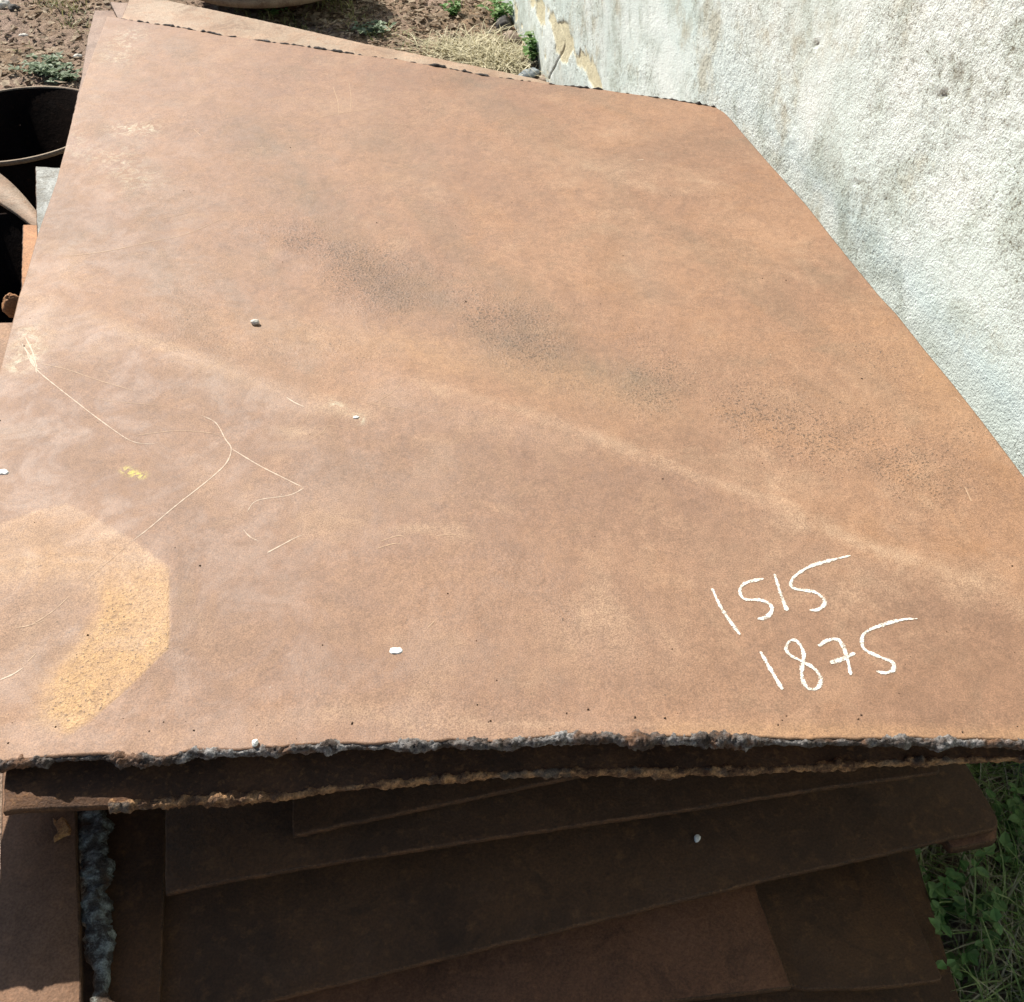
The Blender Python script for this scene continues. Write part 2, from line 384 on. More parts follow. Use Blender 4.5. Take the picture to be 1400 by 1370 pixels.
def curve_on(pts, n, z=TOP):
    q = np.array([at(*p, z)[:2] for p in pts]); d = np.r_[0, np.cumsum(np.linalg.norm(np.diff(q, axis=0), axis=1))]
    s = np.linspace(0, d[-1], n); return np.stack([np.interp(s, d, q[:, 0]), np.interp(s, d, q[:, 1])], 1)
NU, NV = 620, 700
cN = curve_on(Nr, NU); cF = curve_on(Fr, NU); cL = curve_on(Lf[::-1], NV); cR = curve_on(Rt[::-1], NV)
cN[:, 1] += 0.0025*fbm(np.arange(NU)*0.11, np.zeros(NU), seed=61, octv=4); cF[1:-1, 1] += 0.004*fbm(np.arange(NU)[1:-1]*0.09, np.zeros(NU-2), seed=62, octv=4)
u = np.linspace(0, 1, NU)[:, None, None]; v = np.linspace(0, 1, NV)[None, :, None]
G = (1-v)*cN[:, None]+v*cF[:, None]+(1-u)*cL[None]+u*cR[None]-((1-u)*(1-v)*cN[0]+u*(1-v)*cN[-1]+(1-u)*v*cF[0]+u*v*cF[-1])
X, Y = G[..., 0], G[..., 1]
Zr = relief(X, Y)
def zt(x, y): return TOP + relief(x, y)
def px2xy(px, py): return at(px, py, TOP)[:2]
def spot(px, py, rx, ry, ang=0.0, soft=1.0):
    c = px2xy(px, py); dx, dy = X-c[0]+0.035*W1, Y-c[1]+0.035*W2
    ca, sa = math.cos(ang), math.sin(ang); a, b = (dx*ca+dy*sa)/rx, (-dx*sa+dy*ca)/ry
    return np.exp(-(a*a+b*b)*soft)
W1 = fbm(X*5, Y*5, seed=71, octv=4); W2 = fbm(X*5, Y*5, seed=72, octv=4)
def stroke(pts, w):
    return np.exp(-(seg_dist(X+0.012*W1, Y+0.012*W2, np.array([px2xy(*p) for p in pts]))/w)**2)
dark = np.zeros_like(X); light = np.zeros_like(X); coarse = np.zeros_like(X); orange = np.zeros_like(X)
yellow = np.zeros_like(X); white = np.zeros_like(X); brown = np.zeros_like(X)
for a in (([(335, 178), (375, 215), (415, 262)], .055, .75), ([(505, 185), (545, 225), (570, 245)], .055, .65), ([(620, 104), (668, 112)], .03, .6), ([(845, 285), (858, 340), (885, 400)], .035, .65), ([(690, 458), (780, 488), (900, 528)], .04, .75), ([(560, 395), (690, 450)], .06, .45), ([(930, 190), (1010, 200)], .05, .35), ([(70, 255), (95, 330)], .04, .5), ([(150, 330), (260, 365)], .06, .4), ([(760, 124), (900, 140)], .03, .5), ([(800, 225), (930, 200)], .06, .3), ([(1010, 555), (1110, 520)], .06, .35), ([(239, 800), (242, 880)], .012, .45), ([(310, 520), (330, 600)], .05, .2), ([(90, 800), (60, 900)], .03, .45), ([(480, 640), (640, 640)], .05, .25), ([(985, 500), (1060, 540)], .05, .35), ([(1150, 860), (1178, 870)], .012, .4)):
    dark = np.maximum(dark, .56*a[2]*stroke(a[0], a[1]*1.3))
dark = dark*(0.55+0.6*smooth(-0.4, 0.4, fbm(X*6, Y*9, seed=75, octv=4)))
streak = fbm(X*9+Y*5, Y*2.2-X*1.0, seed=77, octv=4)
dark = np.clip(dark+0.30*smooth(0.12, 0.5, streak)*smooth(0.9, 1.6, Y), 0, 1)
light = np.maximum(light, 0.65*stroke(crease[:7], .018)*smooth(-0.5, 0.3, W1))  # crease: sunlit ridge line painted paler, mixed with worn grain
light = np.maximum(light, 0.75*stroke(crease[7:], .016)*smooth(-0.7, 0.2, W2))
for px, py, rx, ry, an, k in ((1085, 703, .05, .018, -.3, .9), (460, 558, .05, .02, -.25, .9), (395, 588, .03, .012, -.2, .6), (820, 862, .08, .05, 0, .4), (560, 740, .06, .012, .1, .6), (625, 742, .035, .014, -.2, .5), (470, 140, .1, .08, 0, .35), (700, 590, .12, .03, -.2, .3), (1330, 800, .1, .03, -.4, .5), (30, 470, .05, .1, 0, .6), (120, 110, .08, .2, 0, .25), (500, 990, .3, .02, 0, .35), (740, 985, .18, .006, -.02, .5), (520, 550, .06, .03, 0, .3), (985, 640, .2, .03, -.3, .25), (950, 250, .03, .012, -.3, .5), (830, 232, .15, .05, -.3, .4), (880, 255, .08, .02, -.4, .5), (1050, 760, .2, .1, 0, .25), (480, 690, .2, .05, 0, .25)):
    light = np.maximum(light, k*spot(px, py, rx, ry, an))
ringc = px2xy(712, 905); rr = np.hypot((X-ringc[0]), (Y-ringc[1])*1.05); light = np.maximum(light, .6*np.exp(-((rr-.036)/.006)**2)*smooth(-.4, .3, W1)); light = np.maximum(light, .4*np.exp(-((rr-.018)/.006)**2)*smooth(-.2, .4, W2))
light = np.clip(0.75*light+0.26*smooth(0.10, 0.55, fbm(X*9, Y*7, seed=79, octv=6, gain=.62)), 0, 1)
coarse = np.maximum.reduce([.95*stroke([(420, 330), (560, 400), (700, 450), (900, 520)], .11), .8*stroke([(1000, 560), (1250, 640)], .12), .5*stroke([(250, 440), (600, 520)], .1), .55*stroke([(1200, 480), (1330, 600)], .07), .6*stroke([(690, 790), (740, 840)], .05), .35*stroke([(0, 820), (200, 900)], .1)])
coarse = np.clip(coarse*smooth(-.55, .35, fbm(X*7, Y*7, seed=81, octv=4)), 0, 1)
# hexagonal ghost of a piece that lay and rusted here
hexp = np.array([px2xy(*p) for p in ((55, 985), (92, 1002), (120, 985), (172, 940), (229, 886), (230, 778), (178, 738), (125, 710), (88, 690), (50, 700), (0, 722), (-60, 740), (-40, 780), (60, 790), (118, 790), (140, 830), (110, 880), (62, 935))])
def poly_sdf(x, y, p):
    d = seg_dist(x, y, np.vstack([p, p[:1]])); ins = np.zeros(x.shape, bool); n = len(p)
    for i in range(n):
        (ax, ay), (bx, by) = p[i], p[(i+1) % n]
        c = ((ay > y) != (by > y)) & (x < (bx-ax)*(y-ay)/(by-ay+1e-12)+ax); ins ^= c
    return np.where(ins, d, -d)
sd = poly_sdf(X+0.004*W1, Y+0.004*W2, hexp)
c1, c2 = px2xy(230, 880), px2xy(60, 780)
right = smooth(px2xy(20, 850)[0], px2xy(215, 850)[0], X)
soft = 0.030*(1-right)+0.0022
orange = smooth(-soft, soft, sd)*(0.12+0.88*smooth(px2xy(100, 760)[1]+.03, px2xy(100, 860)[1], Y+0.04*W1))
orange = orange*(0.75+0.25*smooth(-.3, .3, fbm(X*30, Y*30, seed=85)))
coarse = np.maximum(coarse, 0.6*orange)
orange = np.maximum(orange, 0.25*spot(560, 480, .3, .06, -.3)); orange = np.maximum(orange, .2*spot(700, 510, .25, .05, -.3)); orange = np.maximum(orange, .18*spot(1300, 520, .1, .2, .4))
orange = np.maximum(orange, .25*stroke([(900, 1000), (1400, 1004)], .015))
hx2 = np.array([px2xy(*p) for p in ((60, 990), (100, 1000), (230, 884), (231, 776), (178, 738), (88, 688), (40, 700), (-80, 745), (-80, 900))])
sd2 = poly_sdf(X+0.006*W1, Y+0.006*W2, hx2)
pinkm = smooth(-.003, .004, sd2)*(0.18+0.75*np.exp(-np.clip(sd2, 0, 1)/.05))*smooth(px2xy(60, 960)[1], px2xy(60, 800)[1], Y)
white = np.maximum.reduce([.9*stroke([(165, 178), (200, 180)], .035), .45*stroke([(150, 215), (190, 250)], .05), .9*stroke([(40, 455), (22, 500), (40, 480)], .02), .35*stroke([(60, 180), (110, 210)], .05), .7*stroke([(455, 553), (480, 566)], .012), .9*stroke([(485, 566), (490, 574)], .008), .5*stroke([(180, 45), (160, 80)], .05)])
yellow = np.clip(1.2*stroke([(172, 641), (185, 648), (196, 651)], .006), 0, 1)
brown = np.clip(smooth(0.02, -0.10, (Y-np.interp(X, np.r_[cre_a[:, 0], cre_b[:, 0]], np.r_[cre_a[:, 1], cre_b[:, 1]])))*(.55+.5*fbm(X*2.2, Y*2.2, seed=87, octv=3)), 0, 1)
brown = np.maximum(brown, .9*stroke([(60, 620), (230, 680), (300, 800), (270, 930)], .09))
brown = np.maximum(brown, .8*stroke([(1120, 800), (1400, 860)], .04)); brown = brown*smooth(-.05, .12, Y-(px2xy(700, 1000)[1]))
topP = np.stack([X, Y, TOP+Zr], -1).reshape(-1, 3)
ring = np.concatenate([np.arange(NU)*NV, (NU-1)*NV+np.arange(1, NV), np.arange(NU-2, -1, -1)*NV+NV-1, np.arange(NV-2, 0, -1)])
low = topP[ring].copy(); low[:, 2] -= 0.009
base = len(topP); k = len(ring); a = np.arange(k)
me = mesh_np('steel_plate', np.vstack([topP, low]), [grid_faces(NU, NV), np.stack([ring[(a+1) % k], ring[a], base+a, base+(a+1) % k], -1), list(base+a[::-1])])
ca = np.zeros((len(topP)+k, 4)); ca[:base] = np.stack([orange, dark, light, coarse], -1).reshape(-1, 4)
cb = np.zeros((len(topP)+k, 4)); cb[:base] = np.stack([yellow, white, brown, pinkm], -1).reshape(-1, 4)
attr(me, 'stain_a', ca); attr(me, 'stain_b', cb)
plate = obj('steel_plate', me, M_TOP)
tag(plate, 'large rusty tan steel plate on top of the stack, chalked 1515 and 1875', 'steel plate', 'stacked steel plates')

def sweep(name, path, n, prof, mat, parent, seed, amp, freq, rmul=None, rings_close=True):
    """lumpy bead along a path; prof = (half width out, half height)"""
    T = np.gradient(path, axis=0); T /= np.linalg.norm(T, axis=1)[:, None]+1e-9
    side = np.stack([T[:, 1], -T[:, 0], np.zeros(len(T))], 1); up = np.array([0, 0, 1.0])
    th = np.linspace(0, 2*math.pi, n, endpoint=False)
    rm = np.ones(len(path)) if rmul is None else rmul
    Q = path[:, None]+(np.cos(th)[None, :, None]*prof[0]*side[:, None]+np.sin(th)[None, :, None]*prof[1]*up)*rm[:, None, None]
    q = Q.reshape(-1, 3)
    d = fbm(q[:, 0]*freq, q[:, 1]*freq, q[:, 2]*freq, seed=seed, octv=5, gain=.7)
    cen = np.repeat(path, n, 0); q = q+(q-cen)*(d*amp)[:, None]
    i = np.arange(len(path)*n).reshape(len(path), n); j = np.roll(i, -1, 1)
    f = np.stack([i[:-1], i[1:], j[1:], j[:-1]], -1).reshape(-1, 4)
    return obj(name, mesh_np(name, q, [f, list(i[0]), list(i[-1][::-1])]), mat, parent)

# torch-cut slag lip along the near edge
e = resample(np.c_[cN, np.zeros(NU)], 0.0014); e[:, 2] = zt(e[:, 0], e[:, 1])-0.0055; e[:, 1] -= 0.001
n_ = len(e); sl = np.arange(n_)*0.0014; rm = 0.56+0.62*fbm(sl*11, 0*sl, seed=91, octv=4)+0.75*np.clip(fbm(sl*34, 0*sl, seed=92, octv=3), 0, 1)
rm *= 1-0.30*smooth(0.35, 0.75, e[:, 0])
sweep('cut_edge', e, 24, (0.0085, 0.0095), M_SLAG, plate, 93, 1.05, 120, np.clip(rm*1.0, .32, 1.6))['label'] = 'grey lumpy torch-cut slag along the near edge'
# black slag beads along the far edge
e = resample(np.c_[cF, np.zeros(NU)], 0.004); e[:, 2] = zt(e[:, 0], e[:, 1])-0.001
n_ = len(e); q = vnoise(np.arange(n_)*0.43, np.zeros(n_), seed=94)
rm = np.clip(0.36+0.6*q+0.5*vnoise(np.arange(n_)*0.07, np.zeros(n_), seed=95), 0.10, 1.5)*smooth(0, 40, np.arange(n_))
sweep('cut_edge', e, 10, (0.0045, 0.0058), M_SLAGD, plate, 96, 0.6, 70, rm)['label'] = 'thin black slag beads along the far edge'

# ribbons lying on the plate: chalk and scratches
def ribbon(name, pts, width, mat, parent, label=None, n=10, taper=(0.5, 0.5), seed=0, lift=0.0006, rough=0.18, spline=True):
    q = np.array([px2xy(*p) for p in pts]); q = catmull(q, n) if spline else q
    q = resample(q, 0.002); m = len(q)
    t = np.gradient(q, axis=0); t /= np.linalg.norm(t, axis=1)[:, None]+1e-9; nr = np.stack([-t[:, 1], t[:, 0]], 1)
    s = np.linspace(0, 1, m); w = np.asarray(np.interp(s, np.linspace(0, 1, len(width)), width))/2
    w = w*np.minimum(1, np.minimum(s/0.06+taper[0], (1-s)/0.06+taper[1]))
    w = w*(1+rough*vnoise(np.arange(m)*0.5, np.zeros(m), seed=seed))
    K = 5; off = np.linspace(-1, 1, K); V = (q[:, None]+nr[:, None]*(w[:, None]*off)[..., None]).reshape(-1, 2)
    Vz = zt(V[:, 0], V[:, 1])+lift
    me = mesh_np(name, np.c_[V, Vz], [grid_faces(m, K, flip=True)])
    ed = np.tile(0.45-0.55*np.abs(off)**3, m); attr(me, 'edge', np.stack([ed]*3+[np.ones_like(ed)], -1))
    o = obj(name, me, mat, parent)
    if label: o['label'] = label
    return o
def chalk(name, pts, w, label, seed, **k): return ribbon(name, pts, w, M_CHALK, plate, label, seed=seed, lift=0.0007, rough=.3, **k)
W = 0.0074
digits = [
 ('1', [[(973, 807), (987, 836), (1011, 870)]], [W*.8, W, W*1.1]),
 ('5', [[(1043, 794), (1025, 797.5), (1014, 803), (1011, 813), (1018, 822), (1037, 823), (1052, 829), (1054, 839), (1046, 847), (1035, 849)]], [W*1.1, W, W*.9, W, W, W*1.3]),
 ('1', [[(1058, 788), (1066, 814), (1075, 838)]], [W*.7, W*.85, W]),
 ('5', [[(1161, 765), (1136, 770), (1107, 778), (1086, 791), (1080, 803), (1089, 809), (1111, 812.5), (1124, 821), (1126, 829), (1118, 836.5), (1106, 837.5)]], [W*.5, W*1.0, W*1.3, W, W*.9, W, W*1.1, W*.9]),
 ('1', [[(1039, 893), (1053, 918), (1069, 945)]], [W*.9, W, W*1.1]),
 ('8', [[(1094, 906), (1079, 898), (1074, 889), (1078, 880), (1087, 878.5), (1095, 888), (1098, 901), (1095, 920), (1099, 938), (1109, 945), (1119, 941), (1121, 929), (1111, 916), (1093, 906)]], [W*.9, W*.9, W, W*1.1, W, W*1.0]),
 ('7', [[(1118, 886), (1132, 878), (1145, 878), (1153, 890), (1159, 911), (1162, 926)], [(1134, 909), (1150, 904), (1168, 896)]], [W*1.3, W*1.2, W, W]),
 ('5', [[(1253, 849), (1232, 850.5), (1207, 857), (1182, 868), (1177, 881), (1182, 892), (1203, 902), (1219, 909), (1220, 918), (1211, 923), (1197, 921)]], [W*.4, W*.9, W*1.25, W, W*.9, W, W*1.1, W*.8])]
for i, (ch, strokes, w) in enumerate(digits):
    row = 'upper' if i < 4 else 'lower'
    d = chalk('chalk_digit', strokes[0], w, f'white chalk {ch} in the {row} number', 200+i)
    for s_ in strokes[1:]:
        chalk('chalk_stroke', s_, w, None, 230+i).parent = d
for i, (pts, w, m) in enumerate((
 ([(34, 460), (44, 480), (50, 500), (54, 509), (100, 546), (150, 584), (180, 603), (206, 607), (218, 604)], [.005, .004, .003, .0028, .0012], M_SCR),
 ([(38, 484), (46, 500), (58, 506)], [.006, .006, .002], M_SCR), ([(30, 470), (46, 496), (50, 510)], [.002, .007, .003], M_SCR),
 ([(54, 497), (92, 505), (130, 518), (186, 535)], [.003, .0028, .002], M_SCRF), ([(186, 595), (240, 589), (290, 592)], [.002, .0022, .001], M_SCRF),
 ([(274, 567), (295, 578), (308, 600), (316, 613), (310, 632), (290, 652), (245, 688), (205, 722), (180, 741)], [.002, .003, .0034, .0034, .003, .0025], M_SCR),
 ([(172, 748), (135, 780), (118, 795)], [.002, .0025, .001], M_SCRF), ([(96, 815), (70, 838), (40, 856), (25, 858)], [.002, .003, .001], M_SCRF),
 ([(316, 613), (355, 637), (390, 655), (416, 668)], [.0035, .0035, .003], M_SCR), ([(416, 668), (395, 678), (352, 685), (337, 701)], [.003, .0028, .002], M_SCR),
 ([(333, 725), (342, 735), (354, 741)], [.002, .003, .001], M_SCR), ([(366, 757), (385, 747), (402, 738), (414, 733)], [.004, .004, .0015], M_SCR),
 ([(88, 352), (140, 345), (205, 331), (260, 318), (330, 286)], [.003, .004, .003, .002], M_SCRF), ([(250, 588), (290, 592), (312, 600)], [.0015, .002, .001], M_SCRF),
 ([(405, 178), (440, 160), (500, 150), (570, 142)], [.002, .004, .004, .002], M_SCRF), ([(455, 118), (462, 140), (463, 160)], [.003, .004, .002], M_SCRF), ([(477, 112), (480, 135), (478, 155)], [.003, .004, .002], M_SCRF),
 ([(498, 557), (525, 545), (540, 535), (552, 520)], [.002, .0025, .0015], M_SCRF), ([(392, 545), (403, 552), (416, 558)], [.003, .005, .002], M_SCR), ([(418, 575), (424, 562)], [.002, .003], M_SCRF),
 ([(416, 606), (440, 592), (450, 583), (480, 588)], [.001, .0025, .002, .002], M_SCRF), ([(465, 543), (510, 553), (560, 562), (620, 568)], [.001, .002, .001], M_SCRF),
 ([(0, 930), (18, 922), (32, 913)], [.003, .004, .002], M_SCR), ([(38, 905), (50, 893)], [.004, .003], M_SCRF), ([(20, 860), (50, 853), (62, 848)], [.002, .003, .001], M_SCRF),
 ([(520, 742), (545, 734), (556, 738)], [.002, .004, .002], M_SCRF), ([(515, 752), (540, 745), (556, 748)], [.002, .004, .001], M_SCRF), ([(595, 735), (620, 733), (630, 738)], [.002, .003, .001], M_SCRF),
 ([(585, 860), (595, 850)], [.003, .002], M_SCRF), ([(1305, 545), (1312, 552)], [.002, .004], M_SCRF), ([(1318, 668), (1327, 688)], [.003, .005], M_SCRF), ([(870, 219), (880, 218)], [.003, .006], M_SCR), ([(265, 178), (275, 187)], [.004, .005], M_SCRF),
 ([(110, 540), (150, 548), (230, 556), (270, 566)], [.001, .0016, .001], M_SCRF), ([(470, 172), (520, 168), (600, 175)], [.001, .004, .001], M_SCRF), ([(445, 270), (480, 250), (520, 240)], [.001, .003, .001], M_SCRF), ([(220, 300), (260, 290)], [.002, .003], M_SCRF))):
    ribbon('scratch', pts, [x_*.62 for x_ in w], m, plate, None, seed=300+i, lift=0.0004, rough=.45, taper=(.15, .15))

# ------------------------------------------------------------------ the plates below
def slab(name, poly, z, thick, mat, label, jag=0.0012, seed=0, step=0.008, sag=0.002, cat='steel plate', tilt=0.0, curl=0.0):
    """poly: photograph pixels on level z (rising by tilt towards the left), or ('w', x, y) in metres"""
    q = np.array([at(p[0], p[1], z-tilt*(p[0]-700)/700+curl*min(1.0, max(0.0, (115-p[0])/100))) if len(p) == 2 else np.array([p[1], p[2], z]) for p in poly])
    area = np.sum(q[:, 0]*np.roll(q[:, 1], -1)-np.roll(q[:, 0], -1)*q[:, 1])
    if area < 0: q = q[::-1]
    r3 = resample(np.vstack([q, q[:1]]), step)[:-1]; r = r3[:, :2]; m = len(r)
    t = np.roll(r, -1, 0)-np.roll(r, 1, 0); t /= np.linalg.norm(t, axis=1)[:, None]+1e-9
    nr = np.stack([t[:, 1], -t[:, 0]], 1); j = fbm(r[:, 0]*90, r[:, 1]*90, seed=seed, octv=3)*jag
    o_ = r+nr*j[:, None]; i_ = o_-nr*(0.0018+0.0012*fbm(r[:, 0]*60, r[:, 1]*60, seed=seed+7, octv=3))[:, None]
    zz = r3[:, 2]+sag*fbm(r[:, 0]*1.5, r[:, 1]*1.5, seed=seed+3, octv=2)
    V = np.vstack([np.c_[i_, zz], np.c_[o_, zz-0.0014], np.c_[o_, zz-thick]])
    a = np.arange(m); b = (a+1) % m
    F = [list(a), np.stack([a, m+a, m+b, b], -1), np.stack([m+a, 2*m+a, 2*m+b, m+b], -1), list(2*m+a[::-1])]
    o = obj(name, mesh_np(name, V, F, False), mat); o.data.materials.append(R_side)
    mi = np.zeros(len(o.data.polygons), np.int32); mi[1:1+2*m] = 1; o.data.polygons.foreach_set('material_index', mi)
    tag(o, label, cat, 'stacked steel plates'); return o, o_
R_side = mat_rust('rusty_cut_side', (0.095, 0.048, 0.023), (0.05, 0.027, 0.015), (0.17, 0.09, 0.04), scale=26, grain=.35)
R_tan = mat_rust('tan_rust', (0.30, 0.185, 0.115), (0.25, 0.145, 0.09), (0.34, 0.20, 0.11))
R_pale = mat_rust('pale_dusty_rust', (0.33, 0.25, 0.18), (0.29, 0.19, 0.125), (0.28, 0.165, 0.10))
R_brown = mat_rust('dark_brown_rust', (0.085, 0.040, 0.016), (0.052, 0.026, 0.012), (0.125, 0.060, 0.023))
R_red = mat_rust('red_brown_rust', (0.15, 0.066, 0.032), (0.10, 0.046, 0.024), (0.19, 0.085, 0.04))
R_grey = mat_rust('grey_speckled_scale', (0.17, 0.16, 0.13), (0.30, 0.31, 0.29), (0.05, 0.042, 0.03), scale=22, grain=.35)
R_orange = mat_rust('orange_rust', (0.40, 0.21, 0.10), (0.34, 0.16, 0.07), (0.20, 0.11, 0.06), scale=14)
R_mauve = mat_rust('mauve_brown_rust', (0.27, 0.19, 0.145), (0.23, 0.15, 0.11), (0.31, 0.21, 0.15), scale=10)
R_flake = mat_rust('brown_rust_with_orange_flakes', (0.175, 0.095, 0.052), (0.135, 0.074, 0.042), (0.21, 0.11, 0.058))
R_black = mat_rust('shade_black_rust', (0.014, 0.009, 0.007), (0.011, 0.008, 0.007), (0.025, 0.014, 0.010), rough=.95, spec=.03)  # dark rust taken near black, so drum insides stay dark even in sun
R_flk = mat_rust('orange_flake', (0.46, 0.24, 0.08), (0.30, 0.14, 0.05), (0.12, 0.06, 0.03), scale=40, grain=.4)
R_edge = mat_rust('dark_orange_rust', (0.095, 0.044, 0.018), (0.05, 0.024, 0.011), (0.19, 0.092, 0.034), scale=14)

# second plate: peeks out beyond the far edge and, as a rusty line, under the near edge
slab('steel_plate', [(760, 116), (740, 110), (675, 96), (600, 80.5), (500, 60), (400, 37), (300, 15), (220, -2), (180, -11), (166, 24), (150, 120), (200, 330), (900, 330), (930, 260)], TOP-0.035, 0.009, R_pale, 'pale dusty plate showing as a strip past the far edge of the top plate', jag=.002, seed=1)
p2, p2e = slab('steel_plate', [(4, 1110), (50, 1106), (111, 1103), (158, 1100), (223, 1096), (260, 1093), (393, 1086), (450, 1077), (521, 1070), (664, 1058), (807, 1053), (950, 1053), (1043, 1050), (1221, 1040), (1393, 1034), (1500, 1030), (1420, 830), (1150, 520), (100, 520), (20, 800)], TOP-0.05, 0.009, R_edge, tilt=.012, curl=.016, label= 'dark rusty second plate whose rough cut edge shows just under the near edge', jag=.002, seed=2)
def edge_bead(parent, poly, z, prof, mat, seed, amp=.7, freq=80, drop=0.004, lab=None, tilt=0.0):
    e = resample(np.array([at(*p, z-tilt*(p[0]-700)/700)-np.array([0, 0, drop]) for p in poly]), .0026); n_ = len(e)
    rm = 0.8+0.6*fbm(np.arange(n_)*0.05, np.zeros(n_), seed=seed, octv=4)
    o = sweep('cut_edge', e, 14, prof, mat, parent, seed+1, amp, freq, np.clip(rm, .25, 2))
    if lab: o['label'] = lab
    return o
edge_bead(p2, [(150, 1100), (223, 1096), (260, 1093), (393, 1086), (450, 1077), (521, 1070), (664, 1058), (807, 1053), (950, 1053), (1043, 1050), (1221, 1040), (1393, 1034), (1495, 1030)], TOP-.05, (.0062, .0075), M_SLAGO, 120, amp=1.3, freq=130, tilt=.012, lab='rusty orange torch-cut near edge')
slab('steel_plate', [(161, 26), (150, 3), (168, 4), (250, 10), (400, 200), (500, 700), (130, 700), (110, 300)], TOP-.062, .009, R_mauve, 'greyish plate whose far left corner peeks out beside the second plate', seed=5)
slab('steel_plate', [(129, 14), (146, 14), (300, 30), (400, 400), (400, 600), (60, 330), (90, 200), (110, 112), (120, 50)], TOP-.075, .009, R_mauve, 'mauve brown plate showing as a narrow strip along the far left edge', seed=6)
slab('steel_plate', [(48, 227), (80, 229), (300, 240), (300, 600), (60, 520), (50, 322)], TOP-.088, .009, R_grey, 'grey-white speckled plate whose corner sticks out on the left', seed=7)
slab('steel_plate', [(31, 307), (60, 308), (300, 310), (300, 800), (60, 800), (28, 425)], TOP-.10, .009, R_orange, 'orange rusty plate whose corner sticks out on the left below the grey one', seed=8)
slab('steel_plate', [(-160, 446), (0, 441), (40, 440), (300, 440), (300, 900), (-60, 900)], TOP-.115, .009, R_tan, 'tan plate at the left frame edge under the overhanging stack', seed=9)
# plates that step out below the near edge
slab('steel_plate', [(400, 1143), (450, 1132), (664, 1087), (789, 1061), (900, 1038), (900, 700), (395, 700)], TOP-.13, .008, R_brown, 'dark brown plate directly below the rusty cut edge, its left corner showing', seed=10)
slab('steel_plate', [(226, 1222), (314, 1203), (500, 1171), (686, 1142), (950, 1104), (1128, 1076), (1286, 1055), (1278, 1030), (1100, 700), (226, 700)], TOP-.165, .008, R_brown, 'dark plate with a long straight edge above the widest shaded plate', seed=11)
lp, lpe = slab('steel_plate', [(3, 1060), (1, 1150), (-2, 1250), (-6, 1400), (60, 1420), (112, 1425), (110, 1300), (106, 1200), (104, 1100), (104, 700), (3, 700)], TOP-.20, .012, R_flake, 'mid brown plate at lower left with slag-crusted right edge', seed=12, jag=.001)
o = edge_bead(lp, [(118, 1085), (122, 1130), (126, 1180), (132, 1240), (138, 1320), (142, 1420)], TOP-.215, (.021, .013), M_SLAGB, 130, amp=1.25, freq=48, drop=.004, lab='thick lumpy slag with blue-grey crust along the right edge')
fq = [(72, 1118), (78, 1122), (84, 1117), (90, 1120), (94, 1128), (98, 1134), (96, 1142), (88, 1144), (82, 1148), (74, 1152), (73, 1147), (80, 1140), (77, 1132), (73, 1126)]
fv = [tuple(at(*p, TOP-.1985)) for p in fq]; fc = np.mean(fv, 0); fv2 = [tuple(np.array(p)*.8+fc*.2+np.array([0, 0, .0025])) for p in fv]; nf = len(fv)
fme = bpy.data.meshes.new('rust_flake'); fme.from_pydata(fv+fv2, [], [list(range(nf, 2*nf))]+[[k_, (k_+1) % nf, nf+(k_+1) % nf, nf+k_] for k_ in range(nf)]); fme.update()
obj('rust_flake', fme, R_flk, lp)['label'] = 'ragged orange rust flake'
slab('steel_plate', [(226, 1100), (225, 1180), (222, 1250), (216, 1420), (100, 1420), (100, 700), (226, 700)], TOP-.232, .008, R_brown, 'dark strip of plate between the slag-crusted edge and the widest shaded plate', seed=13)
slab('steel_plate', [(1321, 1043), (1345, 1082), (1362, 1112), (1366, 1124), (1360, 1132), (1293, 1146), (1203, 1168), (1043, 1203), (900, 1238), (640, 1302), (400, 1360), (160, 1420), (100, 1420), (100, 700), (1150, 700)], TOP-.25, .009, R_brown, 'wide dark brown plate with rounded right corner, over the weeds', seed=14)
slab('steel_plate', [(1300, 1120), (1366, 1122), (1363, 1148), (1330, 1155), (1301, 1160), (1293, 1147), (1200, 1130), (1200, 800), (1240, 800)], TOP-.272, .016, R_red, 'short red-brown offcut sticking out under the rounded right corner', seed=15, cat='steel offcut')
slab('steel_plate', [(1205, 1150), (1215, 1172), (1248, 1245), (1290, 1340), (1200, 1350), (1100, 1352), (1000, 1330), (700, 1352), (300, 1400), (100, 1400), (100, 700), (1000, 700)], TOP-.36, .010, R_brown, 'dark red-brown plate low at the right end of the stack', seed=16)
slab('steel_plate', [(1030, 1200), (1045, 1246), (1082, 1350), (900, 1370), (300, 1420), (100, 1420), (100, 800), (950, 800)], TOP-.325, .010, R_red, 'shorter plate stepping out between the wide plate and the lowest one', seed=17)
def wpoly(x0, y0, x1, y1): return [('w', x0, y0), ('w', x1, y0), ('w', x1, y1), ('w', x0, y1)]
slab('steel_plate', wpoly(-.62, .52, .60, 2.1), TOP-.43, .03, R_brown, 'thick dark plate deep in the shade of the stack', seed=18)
slab('steel_plate', wpoly(-.66, .50, .56, 2.2), TOP-.53, .03, R_brown, 'lowest thick dark plate above the timber bearers', seed=19)
